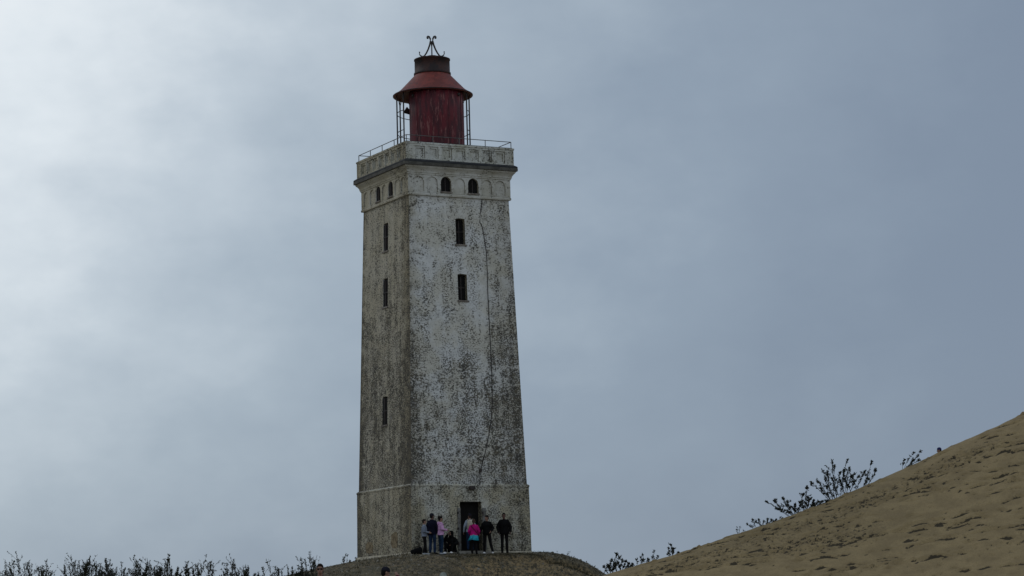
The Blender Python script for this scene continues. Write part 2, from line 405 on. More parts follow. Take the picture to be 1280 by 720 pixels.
dxs = axis([(-12, 3, .5), (3, 24, .06), (24, 60, .6)]); dys = axis([(55, 84, .6), (84, 111.5, .06), (111.5, 150, .8)])
X, Y = np.meshgrid(dxs, dys); Z = dune_base(X, Y); SHD = np.zeros_like(Z); TR = np.zeros_like(Z)
rs = np.random.RandomState(5)
T_ = ridge_y(X) - Y
def mark(cx, cy, L_, W, ang, depth, k):
    """a scuffed ledge: a dent with a raised upper rim"""
    ix = np.searchsorted(dxs, [cx - 1.4 * L_, cx + 1.4 * L_]); iy = np.searchsorted(dys, [cy - 1.4 * L_, cy + 1.4 * L_])
    s = (slice(iy[0], iy[1]), slice(ix[0], ix[1])); x = X[s] - cx; y = Y[s] - cy
    if x.size == 0: return
    c, n = math.cos(ang), math.sin(ang); u = (c * x + n * y) / L_; v = (-n * x + c * y) / W
    v = v + .9 * np.sin(u * 4 + cx * 3) * .5
    g = np.exp(-(u * u * 3 + v * v * 2)); rim = np.exp(-(u * u * 3 + (v - 1.1) ** 2 * 3))
    Z[s] += -depth * g + depth * .8 * rim
    SHD[s] = np.maximum(SHD[s], k * np.exp(-(u * u * 2.5 + (v + .1) ** 2 * 2.2)))  # mask for the shade coloured into the dent
def scat():
    cx = rs.uniform(3.2, 24); return cx, rs.uniform(.25, 21) * rs.uniform(.25, 1)
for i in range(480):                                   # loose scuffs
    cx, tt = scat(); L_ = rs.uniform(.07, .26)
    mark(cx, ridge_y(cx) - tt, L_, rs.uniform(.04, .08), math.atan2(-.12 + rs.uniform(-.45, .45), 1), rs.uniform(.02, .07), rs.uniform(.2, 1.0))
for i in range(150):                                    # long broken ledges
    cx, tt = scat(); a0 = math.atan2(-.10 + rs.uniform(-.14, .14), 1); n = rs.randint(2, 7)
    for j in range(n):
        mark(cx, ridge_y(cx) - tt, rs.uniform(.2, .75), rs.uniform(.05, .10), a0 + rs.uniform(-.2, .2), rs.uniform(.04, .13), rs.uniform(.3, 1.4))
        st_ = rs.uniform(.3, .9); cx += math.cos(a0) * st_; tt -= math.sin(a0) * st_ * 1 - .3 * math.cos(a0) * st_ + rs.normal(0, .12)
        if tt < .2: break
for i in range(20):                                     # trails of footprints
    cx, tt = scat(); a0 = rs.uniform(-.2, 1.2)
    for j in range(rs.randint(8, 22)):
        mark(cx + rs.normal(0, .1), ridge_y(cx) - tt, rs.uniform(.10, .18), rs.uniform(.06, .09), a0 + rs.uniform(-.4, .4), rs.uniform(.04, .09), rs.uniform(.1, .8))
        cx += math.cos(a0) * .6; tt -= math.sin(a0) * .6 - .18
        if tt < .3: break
# trodden band running up the slope
for (x0, t0, x1, t1, wd) in ((4.5, 2.0, 13.5, 2.6, .9), (13.5, 2.4, 20, 2.2, .7), (10, 3.5, 14, 5, 1.0)):
    for i in range(200):
        k = rs.rand(); cx = x0 + (x1 - x0) * k + rs.normal(0, .3); tt = t0 + (t1 - t0) * k + rs.normal(0, wd * .6)
        if tt < .15: continue
        mark(cx, ridge_y(cx) - tt, rs.uniform(.06, .24), rs.uniform(.04, .08), rs.uniform(-1.2, .4), rs.uniform(.03, .08), rs.uniform(.4, 1.1))
    kk = np.clip((X - x0) / (x1 - x0), 0, 1); dd = np.hypot(np.clip(X - x1, 0, 99) + np.clip(x0 - X, 0, 99), T_ - (t0 + (t1 - t0) * kk))
    TR = np.maximum(TR, np.exp(-(dd / wd) ** 2))
Z = Z + .03 * fbm(X, Y, 2.2, 61, 3) + .008 * fbm(X, Y, 7, 66, 2)
sheet('sand_dune', dxs, dys, Z, M['dune'], {'dent_shade': SHD, 'trodden': TR})
def dune_at(x, y): return float(dune_base(np.array([x]), np.array([y]))[0])

# ------------------------------------------------------------------ lighthouse
LH = thing('lighthouse', 'tall square weathered white plaster tower with red lantern on the mound', 'lighthouse', (TX, TY, BZ), YAW)
def shaft_w(z): return 2.885 + (2.528 - 2.885) * (z - 3.15) / 13.15
plinth = obj('plinth', sqloft(new(), [(-1.6, 3.08), (-.1, 3.06), (.10, 3.04), (.17, 2.99)]), M['plinth'], LH)
bm = new()
v = sqloft(bm, [(-.4, 2.985), (3.05, 2.95)])
block = obj('base_block', bm, M['block'], LH)
obj('ledge', sqloft(new(), [(3.052, 2.953), (3.075, 2.968), (3.14, 2.968), (3.20, 2.892)]), M['block'], LH)
shaft = obj('shaft', sqloft(new(), [(3.202, shaft_w(3.2)), (16.26, shaft_w(16.26))]), M['shaft'], LH)
band = obj('string_moulding', sqloft(new(), [(16.262, 2.54), (16.275, 2.615), (16.35, 2.625), (16.38, 2.61), (16.41, 2.585)]), M['frieze'], LH)
frieze = obj('frieze', sqloft(new(), [(16.412, 2.60), (17.22, 2.60), (17.225, 2.63), (17.29, 2.635), (17.30, 2.66), (17.36, 2.665), (17.40, 2.68), (17.46, 2.72), (17.52, 2.775), (17.55, 2.80), (17.60, 2.805)]), M['frieze'], LH)
slab = obj('cornice', sqloft(new(), [(17.602, 2.86), (17.62, 2.872), (17.735, 2.875), (17.75, 2.865)]), M['slab'], LH)
obj('flashing', sqloft(new(), [(17.752, 2.868), (17.80, 2.872), (17.83, 2.85), (17.895, 2.75)]), M['lead'], LH)
par = obj('parapet', sqloft(new(), [(17.897, 2.742), (18.60, 2.742), (18.605, 2.765), (18.68, 2.77), (18.69, 2.755)]), M['parapet'], LH)

SIDES = [0, 1, 2, 3]
def side_m(k): return Matrix.Rotation(-math.pi / 2 * k, 4, 'Z')       # 0 front (-y), 1 left (-x)
def add_x(bm, k, fn):
    n = len(bm.verts); fn(bm); bm.verts.ensure_lookup_table()
    bmesh.ops.transform(bm, matrix=side_m(k), verts=bm.verts[n:])
def arch_prism(bm, x0, x1, z0, z1, rise, y0, y1, n=10):
    """opening with a curved head; y0 outside, y1 inside"""
    pts = [(x0, z0), (x1, z0)]
    cx = (x0 + x1) / 2; hw = (x1 - x0) / 2
    if rise > 0:
        for i in range(n + 1):
            a = math.pi * i / n; pts.append((cx + hw * math.cos(a), z1 - rise + rise * math.sin(a)))
    else: pts += [(x1, z1), (x0, z1)]
    A = [bm.verts.new((x, y0, z)) for x, z in pts]; B = [bm.verts.new((x, y1, z)) for x, z in pts]
    m = len(pts)
    for i in range(m): bm.faces.new((A[i], A[(i + 1) % m], B[(i + 1) % m], B[i]))
    bm.faces.new(A[::-1]); bm.faces.new(B)
# openings of the shaft: two deep windows on the front, three narrow ones on the left side
SW = [(0, -.245, .225, 14.10, 15.31), (0, -.235, .23, 11.52, 12.74), (1, -.27, .27, 14.06, 15.36), (1, -.28, .27, 11.47, 12.79), (1, -.285, .285, 6.05, 7.35)]
bm = new()
for k, x0, x1, z0, z1 in SW: add_x(bm, k, lambda b: arch_prism(b, x0, x1, z0, z1, .04, -3.4, -shaft_w(z0) + .75))
carve(shaft, bm)
for k, x0, x1, z0, z1 in SW:
    wf = shaft_w(z0); dp = .22 if k == 0 else .05
    bm = new(); add_x(bm, k, lambda b: box(b, x0 + .004, x1 - .004, -wf + dp, -wf + dp + .05, z0 + .01, z1 - .08))
    wi = obj('window', bm, M['dark'], LH)  # black sheet standing in for the darkness inside the opening
    bm = new()
    def bars(b):
        cx = (x0 + x1) / 2
        box(b, cx - .02, cx + .02, -wf + dp - .04, -wf + dp - .002, z0 + .012, z1 - .085)
        zz = (z0 + z1) / 2
        box(b, x0 + .012, x1 - .012, -wf + dp - .035, -wf + dp - .005, zz - .02, zz + .02)
    add_x(bm, k, bars); obj('frame', bm, M['iron'], wi)
    bm = new()
    add_x(bm, k, lambda b: box(b, x0 - .05, x1 + .05, -wf - .055, -wf + .12, z0 - .065, z0 + .004))
    obj('sill', bm, M['sill'], wi)
# doorway
bm = new(); box(bm, -.56, .51, -3.4, -1.2, .20, 2.40); carve(block, bm)
# blind arches and arched windows of the frieze
bm = new(); AX = [-2.07 + .69 * i for i in range(7)]
for k in SIDES:
    for i, x in enumerate(AX):
        if i in (2, 4): continue
        add_x(bm, k, lambda b: arch_prism(b, x - .265, x + .265, 16.46, 17.16, .265, -2.8, -2.55))
carve(frieze, bm)
bm = new()
for k in SIDES:
    for i in (2, 4):
        x = AX[i]; add_x(bm, k, lambda b: arch_prism(b, x - .265, x + .265, 16.49, 17.19, .265, -2.8, -1.9))
carve(frieze, bm)
for k in SIDES:
    for i in (2, 4):
        x = AX[i]
        bm = new(); add_x(bm, k, lambda b: arch_prism(b, x - .262, x + .262, 16.493, 17.187, .262, -2.47 if k == 0 else -2.55, -2.40))
        wi = obj('arched_window', bm, M['dark'], LH)  # black infill painted as the dark space behind the arch
        bm = new(); add_x(bm, k, lambda b: box(b, x - .30, x + .30, -2.655, -2.45, 16.44, 16.494)); obj('sill', bm, M['sill'], wi)
        bm = new()
        add_x(bm, k, lambda b: box(b, x - .018, x + .018, -2.50 if k == 0 else -2.58, -2.45, 16.5, 17.15)); obj('frame', bm, M['iron'], wi)
# twice stepped square panels of the parapet
for lo, dp in ((.25, .05), (.17, .10)):
    bm = new()
    for k in SIDES:
        for x in AX:
            add_x(bm, k, lambda b: box(b, x * .985 - lo, x * .985 + lo, -2.9, -2.742 + dp, 18.235 - lo * 1.12, 18.235 + lo * 1.12))
    carve(par, bm)
floor = obj('gallery_floor', sqloft(new(), [(18.692, 2.70), (18.72, 2.70)]), M['lead'], LH)
# plaster fallen off near the foot of the left side, coarse brick showing
r = random.Random(4)
for y0, y1, z0, z1 in ((-1.55, -.75, .42, 1.15), (1.15, 2.0, .28, .85)):
    bm = new(); n = 22; cy_, cz_ = (y0 + y1) / 2, (z0 + z1) / 2; ring = []
    for i in range(n):
        a = 2 * math.pi * i / n; q_ = r.uniform(.8, 1.05)
        ca, sa = math.cos(a), math.sin(a); e = 1 / max(abs(ca), abs(sa)) ** .7
        ring.append((cy_ + (y1 - y0) / 2 * ca * e * q_, cz_ + (z1 - z0) / 2 * sa * e * q_))
    wz = lambda z: 2.985 - (z + .4) * .035 / 3.45
    A = [bm.verts.new((-wz(z) - .012, y, z)) for y, z in ring]; B = [bm.verts.new((-wz(z) + .03, y, z)) for y, z in ring]
    for i in range(n): bm.faces.new((A[i], A[(i + 1) % n], B[(i + 1) % n], B[i]))
    bm.faces.new(A[::-1]); bm.faces.new(B); bmesh.ops.recalc_face_normals(bm, faces=bm.faces)
    obj('exposed_brick', bm, M['brickpatch'], LH)
# door fittings
bm = new(); box(bm, -.557, .507, -2.62, -2.56, .203, 2.397); obj('doorway_black', bm, M['dark'], LH)  # black panel added for the unlit room behind the doorway
for x0, x1 in ((-.70, -.575), (.53, .70)):
    bm = new(); box(bm, x0, x1, -3.04, -2.976, .26, 2.12)
    dl = obj('door_leaf', bm, M['steel_door'], LH)
    for zz in (.5, 1.2, 1.9):
        bm = new(); box(bm, x0 - .03, x0 + .03, -3.065, -3.0, zz - .05, zz + .05); obj('hinge', bm, M['iron'], dl)
bm = new(); box(bm, -.95, .80, -3.55, -3.06, -.35, .19); bmesh.ops.bevel(bm, geom=bm.edges, offset=.02, segments=2, affect='EDGES'); obj('doorstep', bm, M['step'], LH)
# floodlight box above the door
bm = new(); box(bm, -.13, .12, -3.20, -3.02, 2.93, 3.09); bmesh.ops.bevel(bm, geom=bm.edges, offset=.015, segments=1, affect='EDGES')
fl = obj('floodlight', bm, M['iron'], LH)
bm = new(); box(bm, -.03, .03, -3.018, -2.95, 2.98, 3.04); obj('bracket', bm, M['iron'], fl)
bm = new(); box(bm, .124, .20, -3.12, -3.02, 3.03, 3.09); obj('junction_box', bm, M['step'], fl)
# loose lightning cable wandering down the front
CB = [(1.15, 16.24), (1.12, 16.0), (1.06, 15.7), (.99, 15.2), (1.10, 14.99), (1.20, 14.4), (1.27, 13.77), (1.28, 12.9), (1.26, 12.0), (1.28, 10.67), (1.30, 9.4), (1.31, 8.39), (1.28, 6.86), (1.17, 6.0), (1.02, 5.33), (.81, 4.57), (.54, 3.81)]
bm = new(); tube(bm, [(x, -shaft_w(z) - .02, z) for x, z in CB] + [(.50, -2.93, 3.6), (.45, -2.98, 3.15), (.20, -3.0, 3.06)], .017)
cb = obj('lightning_cable', bm, M['iron'], LH)
bm = new(); box(bm, .50, .60, -2.95, -2.86, 3.74, 3.86); obj('clip', bm, M['iron'], cb)
bm = new(); tube(bm, [(1.30, -2.93, 3.19), (1.30, -2.93, 3.42)], .025); obj('pipe_stub', bm, M['iron'], LH)

# lantern: centred on the tower, the red shield drum set forward and a little to the right of it
def wl(x, y):
    c, s = math.cos(-YAW), math.sin(-YAW); return (c * x - s * y, s * x + c * y)
dx, dy = wl(.17, -.42); RZ = 21.52; rx0, ry0 = wl(0, 0)
bm = new(); DR = 1.27
lathe(bm, [(DR, 18.70), (DR, 20.2), (DR, 21.60), (DR - .03, 21.62)], 56, dx, dy)
drum = obj('lantern_drum', bm, M['red_drum'], LH, True)
for aw in range(-170, 190, 36):
    p = wl(math.cos(R(aw)), math.sin(R(aw)))
    obj('seam', tube(new(), [(dx + p[0] * DR, dy + p[1] * DR, 18.71), (dx + p[0] * DR, dy + p[1] * DR, 21.58)], .016, 6), M['red_drum'], drum)
for a in (-35, -145):
    bm = new()
    p = wl(math.cos(R(a)), math.sin(R(a))); ell(bm, (dx + p[0] * (DR + .02), dy + p[1] * (DR + .02), 21.32), (.075, .075, .085))
    obj('bolt', bm, M['iron'], drum)
# sheet metal horn on the left of the drum
p0 = (dx + wl(-1.15, .1)[0], dy + wl(-1.15, .1)[1])
pe = (dx + wl(-1.47, .02)[0], dy + wl(-1.47, .02)[1])
bm = new(); tube(bm, [(p0[0], p0[1], 20.62), (pe[0], pe[1], 20.82)], [.06, .17], 10); obj('horn', bm, M['rust'], drum)
bm = new()
lathe(bm, [(.78, 22.60), (.86, 22.47), (1.19, 22.12), (1.52, 21.775), (1.66, 21.665), (1.80, 21.585), (1.855, 21.548), (1.86, 21.50), (1.82, 21.48), (1.60, 21.56), (1.3, 21.70), (.5, 21.95)], 64)
roof = obj('lantern_roof', bm, M['red_roof'], LH, True)
bm = new(); lathe(bm, [(1.862, 21.50), (1.875, 21.51), (1.875, 21.545), (1.862, 21.555)], 64); obj('rim', bm, M['rust'], roof, True)
bm = new(); lathe(bm, [(.84, 22.50), (.87, 22.52), (.87, 22.60), (.83, 22.62), (.825, 23.20), (.85, 23.21), (.85, 23.26), (.80, 23.28), (.3, 23.34)], 48)
vent = obj('vent_drum', bm, M['rust'], roof, True)
# wrought iron crown: four scrolled ribs round a middle rod
fin = new(); zb = 23.28
def rib_pts():
    k = [(.56, .36), (.585, .28), (.55, .19), (.45, .14), (.36, .16), (.26, .30), (.17, .48), (.09, .70), (.05, .86), (.06, .98), (.11, 1.09), (.165, 1.115), (.21, 1.07), (.19, 1.0)]
    return k
for j in range(2):
    a = math.pi * j - YAW + R(4); c, s = math.cos(a), math.sin(a)
    P = [(c * r, s * r, zb + z) for r, z in rib_pts()]
    o = obj('scroll_rib', tube(new(), P, [.024, .027, .03, .034, .038, .04, .042, .046, .05, .046, .04, .036, .04, .034], 6), M['iron'], LH, True)
    bm = new(); ell(bm, (c * .185, s * .185, zb + 1.03), (.055, .05, .055)); obj('scroll_tip', bm, M['iron'], o)
    bm = new(); ell(bm, (c * .585, s * .585, zb + .35), (.028, .028, .03)); obj('scroll_tip', bm, M['iron'], o)
obj('middle_rod', tube(new(), [(0, 0, zb - .05), (0, 0, zb + .6), (0, 0, zb + .86)], [.034, .032, .055]), M['iron'], LH)
bm = new(); lathe(bm, [(.36, zb - .02), (.35, zb + .06), (.25, zb + .15), (.02, zb + .20)], 20); obj('cap_dome', bm, M['rust'], LH, True)
# cage of bars round the lantern, open where the drum closes the front
ringr = 1.70
for aw in (-22, 8, 38, 68, 98, 128, 158, 188, 218):
    a = R(aw) - YAW; c, s = math.cos(a), math.sin(a)
    o = obj('lantern_bar', tube(new(), [(c * ringr, s * ringr, 18.71), (c * ringr, s * ringr, 21.6)], .036), M['iron'], LH)
    for e in (-1, 1):
        obj('brace', tube(new(), [(c * ringr, s * ringr, 21.15), (c * ringr - s * .2 * e, s * ringr + c * .2 * e, 21.5)], .012, 5), M['iron'], o)
for z in (18.95, 19.75, 20.68):
    pts = []
    for i in range(41):
        a = R(-22 + 240 * i / 40) - YAW; pts.append((ringr * math.cos(a), ringr * math.sin(a), z))
    obj('hoop', tube(new(), pts, .019, 5), M['iron'], LH)
# gallery railing
RW = 2.66
for k in SIDES:
    for i in range(4):
        p = side_m(k) @ Vector((-RW + 2 * RW * i / 4, -RW, 0))
        obj('railing_post', tube(new(), [(p.x, p.y, 18.70), (p.x, p.y, 19.0)], .02), M['railing'], LH)
    a = side_m(k) @ Vector((-RW, -RW, 19.0)); b_ = side_m(k) @ Vector((RW, -RW, 19.0))
    obj('railing_bar', tube(new(), [a, b_], .018), M['railing'], LH)

# ------------------------------------------------------------------ shrubs
def leaf(bm, p, d, ln, wd, r):
    d = d.normalized(); s = d.cross(Vector((r.uniform(-1, 1), r.uniform(-1, 1), r.uniform(-1, 1))))
    if s.length < 1e-3: return
    s.normalize(); n = d.cross(s)
    a = p; m_ = p + d * ln * .5 + n * ln * .05; e = p + d * ln
    v = [bm.verts.new(x) for x in (a, m_ + s * wd, e, m_ - s * wd)]; bm.faces.new(v)
def branch(st, lf, b0, tip, r, rad=.012, leaves=26, ln=.10, bend=.15, start=.3, twigs=4, tuft=1.0):
    b0, tip = Vector(b0), Vector(tip); d = tip - b0; Ln = d.length
    side = Vector((r.uniform(-1, 1), r.uniform(-1, 1), r.uniform(-.2, .6))) * Ln * bend
    pts = [b0 + d * k + side * math.sin(math.pi * k) * .6 + Vector((0, 0, .0)) for k in (0, .2, .4, .6, .8, 1)]
    tube(st, pts, [rad * (1 - .75 * k) for k in (0, .2, .4, .6, .8, 1)], 4)
    def pos(k):
        x = k * 5; i = min(int(x), 4); return pts[i].lerp(pts[i + 1], x - i)
    def put(k0, k1, n, P=pos, ax=d, ll=ln):
        for i in range(n):
            k = k0 + (k1 - k0) * r.random() ** .8
            v = Vector((r.gauss(0, 1), r.gauss(0, 1), r.gauss(0, 1))).normalized()
            leaf(lf, P(k), ax.normalized() * .9 + v * .75, ll * r.uniform(.6, 1.25), ll * r.uniform(.15, .24), r)
    put(start, .98, leaves); put(.86, 1.0, int(leaves * .55 * tuft))
    for j in range(twigs):
        k = r.uniform(max(.25, start * .8), .9); p = pos(k)
        v = (d.normalized() * .9 + Vector((r.gauss(0, .5), r.gauss(0, .5), r.gauss(.15, .35)))).normalized(); tl = Ln * r.uniform(.10, .25)
        e = p + v * tl; tube(st, [p, p.lerp(e, .5) + Vector((0, 0, .02)), e], [rad * .4, rad * .3, rad * .2], 3)
        put(.35, 1, int(leaves * .30), lambda q_, p=p, e=e: p.lerp(e, q_), v, ln * .9)
def shrub(name, label, base, branches, seed, group=None, leafm='leaf', **kw):
    """branches: (foot, tip) in place coordinates"""
    r = random.Random(seed); base = Vector(base)
    t = thing(name, label, 'shrub', base, 0, group)
    st, lf = new(), new()
    for a, b in branches: branch(st, lf, Vector(a) - base, Vector(b) - base, r, **kw)
    ft = sorted([Vector(a) - base for a, b in branches], key=lambda p: p.x)
    tube(st, [p + Vector((0, 0, -.01)) for p in ft], .01, 4)          # the root crown the stems rise from
    obj('stems', st, M['stem'], t); obj('foliage', lf, M[leafm], t)
    return t
# shrubs on the dune ridge: every branch by its foot and tip
def ridge_shrub(label, brs, seed, depth_off=0, group='shrubs along the dune ridge', **kw):
    br = []; r = random.Random(seed + 100)
    for bx, by, ex, ey in brs:
        X0 = at(bx, by, 106).x; yy = float(ridge_y(X0)) + depth_off
        for _ in range(3): X0 = at(bx, by, yy).x; yy = float(ridge_y(X0)) + depth_off
        yy += r.uniform(-.1, .25)
        a = at(bx, by, yy); a.z = min(a.z, dune_at(a.x, yy)) - .06
        e = at(ex, ey, yy + r.uniform(-.45, .5)); br.append((a, e))
    base = sum((x[0] for x in br), Vector()) / len(br)
    return shrub('shrub', label, base, br, seed, group, **kw)
zz = lambda x, y: (900 + x / 4.267, 540 + y / 4.267)
def zb4(a, b, c, d): return (*zz(a, b), *zz(c, d))
ridge_shrub('largest spiky dark shrub, fanning up from the dune ridge', [zb4(*q_) for q_ in (
    (590, 365, 484, 268), (595, 365, 520, 262), (600, 362, 548, 205), (605, 360, 575, 210), (610, 358, 598, 150), (625, 350, 612, 180), (620, 352, 640, 215), (640, 345, 660, 205), (650, 340, 680, 148),
    (660, 335, 692, 190), (670, 330, 720, 222), (690, 325, 742, 235), (640, 345, 600, 245), (600, 360, 540, 300), (700, 318, 665, 250), (720, 305, 770, 208), (760, 290, 808, 158), (780, 285, 830, 198), (770, 285, 790, 250), (740, 295, 700, 235), (665, 330, 640, 255), (620, 352, 560, 250), (590, 365, 570, 290))], 11, tuft=1.6, leaves=27, ln=0.111, bend=.10, start=.08, twigs=6, rad=.013)
ridge_shrub('mid-sized ragged shrub left of the largest dune shrub', [zb4(*q_) for q_ in (
    (375, 450, 245, 370), (380, 448, 290, 365), (385, 446, 335, 352), (390, 445, 360, 370), (400, 440, 310, 410), (400, 440, 400, 385), (415, 435, 425, 375), (430, 428, 445, 330), (440, 425, 462, 290), (450, 422, 470, 350), (470, 415, 500, 365), (480, 410, 525, 375), (500, 405, 545, 370), (420, 432, 380, 400), (455, 420, 440, 370), (520, 395, 575, 370), (465, 415, 485, 355))], 12, tuft=1.5, leaves=46, ln=0.095, bend=.14, start=.08, twigs=6, rad=.012)
ridge_shrub('low flat shrub on the dune ridge below the ragged one', [zb4(*q_) for q_ in (
    (195, 520, 145, 492), (200, 518, 175, 468), (215, 512, 205, 470), (225, 508, 235, 475), (240, 500, 255, 465), (255, 495, 275, 470), (270, 488, 300, 468), (300, 475, 330, 462), (225, 508, 190, 480))], 13, tuft=1.6, leaves=21, ln=0.098, start=.2, twigs=3, rad=.009)
ridge_shrub('tiny upright tuft of twigs, lowest on the dune ridge chain', [zb4(*q_) for q_ in (
    (100, 550, 92, 508), (105, 548, 108, 505), (112, 545, 125, 525), (118, 542, 130, 535), (100, 550, 88, 520))], 14, leaves=9, ln=.07, start=.25, twigs=2, rad=.008)
ridge_shrub('small wind-bent shrub leaning right near the blue-hatted head', [zb4(*q_) for q_ in (
    (972, 196, 1068, 102), (975, 194, 1055, 125), (978, 192, 1062, 148), (980, 190, 1035, 110), (975, 195, 985, 150), (985, 188, 1025, 182), (990, 186, 1030, 150))], 15, tuft=1.6, leaves=23, ln=0.098, start=.3, twigs=3, bend=.2, rad=.010)
z6 = lambda x, y: (640 + x / 5.333, 660 + y / 5.333)
def zc(a, b, c, d): return (*z6(a, b), *z6(c, d))
ridge_shrub('dark bushy shrub in the dip between mound and dune', [zc(*q_) for q_ in (
    (655, 300, 615, 262), (660, 300, 640, 250), (660, 298, 665, 215), (665, 298, 700, 175), (668, 298, 718, 190), (670, 296, 690, 235), (700, 292, 690, 255), (720, 288, 735, 215), (725, 288, 760, 225), (740, 284, 778, 240), (730, 286, 710, 235), (680, 296, 650, 262), (750, 282, 800, 252))], 16, .6, tuft=1.6, leaves=23, ln=0.117, start=.2, twigs=3, rad=.011)
ridge_shrub('sparse shrub with a leaning leafy stem beside the dip', [zc(*q_) for q_ in (
    (830, 255, 802, 240), (835, 252, 830, 210), (860, 245, 858, 195), (880, 238, 872, 180), (885, 236, 905, 210), (900, 230, 912, 212), (845, 248, 870, 215))], 17, .3, tuft=1.6, leaves=18, ln=0.098, start=.3, twigs=2, rad=.009)
ridge_shrub('thin pair of twigs standing on the lower dune ridge', [zc(*q_) for q_ in ((948, 215, 950, 152), (952, 214, 972, 190), (946, 216, 938, 195))], 18, .2, tuft=1.6, leaves=16, ln=0.091, start=.3, twigs=2, rad=.008)
ridge_shrub('upright brushy tuft further up the lower dune ridge', [zc(*q_) for q_ in ((1060, 190, 1042, 135), (1065, 188, 1058, 115), (1070, 186, 1070, 140), (1075, 184, 1082, 138), (1058, 190, 1045, 165), (1090, 182, 1110, 165))], 19, .2, tuft=1.6, leaves=21, ln=0.098, start=.3, twigs=2, rad=.009)
# little plants on the mound skyline
def mound_plant(label, brs, Yd, seed, **kw):
    br = []
    r = random.Random(seed)
    for bx, by, ex, ey in brs:
        a = at(bx, by, Yd + r.uniform(-.05, .05)); a.z = min(a.z, mound_at(a.x, a.y)) - .05
        br.append((a, at(ex, ey, Yd + r.uniform(-.15, .15))))
    base = sum((x[0] for x in br), Vector()) / len(br)
    shrub('seedling', label, base, br, seed, 'small plants on the mound edge', **kw)
z3 = lambda x, y: (380 + x / 7.11, 680 + y / 7.11)
def zm(a, b, c, d): return (*z3(a, b), *z3(c, d))
mound_plant('small lone plant with a leafy top, left of the tower foot', [zm(358, 195, 372, 90), (*z3(360, 190), *z3(350, 118)), zm(362, 190, 385, 100), zm(360, 192, 345, 140), zm(398, 185, 408, 150), zm(455, 170, 462, 125)], 115.0, 21, leaves=10, ln=.09, start=.45, twigs=1, rad=.008)
mound_plant('two short bare twigs on the mound right of the tower', [zc(303, 184, 300, 158), zc(305, 184, 312, 172), zc(360, 186, 385, 158), zc(362, 186, 372, 160), zc(335, 186, 345, 172)], 115.0, 22, leaves=5, ln=.06, start=.4, twigs=0, rad=.008)

# row of tall willow-like shrubs on the plain at the left
ROW = [  # pixel of the crown, top row, width, depth, label
    (5, 704, 24, 84, 'thin pale shrub at the far left edge of the shrub row'),
    (33, 687, 30, 82, 'tallest spiky shrub, leaning left, near the left edge of the row'),
    (52, 698, 24, 88, 'shrub with rounded leaf tips just right of the tallest spike'),
    (66, 704, 24, 85, 'low ragged shrub in the first gap of the row'),
    (94, 690, 34, 90, 'feathery shrub with one high wispy shoot'),
    (117, 693, 26, 82, 'dark-leaved shrub with two bare upright shoots'),
    (133, 698, 26, 80, 'grey-green leafier shrub in the middle of the row'),
    (150, 700, 28, 90, 'arching thin shrub right of the grey-green one'),
    (172, 692, 26, 86, 'shrub with a knotted leaf clump at its tip'),
    (190, 696, 24, 92, 'wispy see-through shrub left of the dense dark one'),
    (210, 691, 28, 82, 'dense dark shrub with straight upright shoots'),
    (230, 699, 32, 80, 'broad dark shrub with drooping leaf ends'),
    (256, 691, 30, 85, 'upright shrub with a sheaf of thin parallel shoots'),
    (284, 701, 24, 88, 'short shrub with hooked leafy tips right of the wide gap'),
    (296, 695, 26, 82, 'shrub with one tall knobbly shoot in the middle'),
    (312, 704, 28, 86, 'low dark shrub with side shoots leaning right'),
    (340, 698, 34, 84, 'arched open shrub with curved leafy branches'),
    (360, 704, 26, 90, 'low shrub with slanting stems left of the man in sunglasses'),
    (373, 695, 22, 84, 'narrow dense column-like shrub near the man in sunglasses'),
    (391, 687, 24, 86, 'shrub rising behind the head of the man in sunglasses'),
]
for i, (px, py, wd, Yd, lab) in enumerate(ROW):
    r = random.Random(300 + i)
    py += 3; c = at(px, 724, Yd); gz = float(ground_z(np.array([c.x]), np.array([Yd]))[0])
    base = Vector((c.x, Yd, gz)); br = []
    mp = Yd / F
    lean = r.uniform(-.12, .12) if 'leaning left' not in lab else -.22
    for j in range(r.randint(12, 16)):
        k = r.uniform(-.5, .5); main = (j == 0)
        ty = py if main else py + abs(r.gauss(0, 1)) * 11 + abs(k) * 12 + 4
        tx = px + (lean * 60 if main else k * wd + lean * 30)
        foot = base + Vector((k * wd * mp * .5 + r.uniform(-.08, .08), r.uniform(-.25, .25), -.08))
        tip = at(tx, ty, Yd + r.uniform(-.5, .5))
        br.append((foot, tip))
    dense = 'dense' in lab or 'dark' in lab or 'leafier' in lab
    shrub('shrub', lab, base, br, 500 + i, 'row of shrubs on the plain left of the mound', 'leaf2' if 'grey-green' in lab else 'leaf', leaves=40 if dense else 20, ln=.08, bend=.10, start=.60, twigs=8 if dense else 5, rad=.014, tuft=.9)

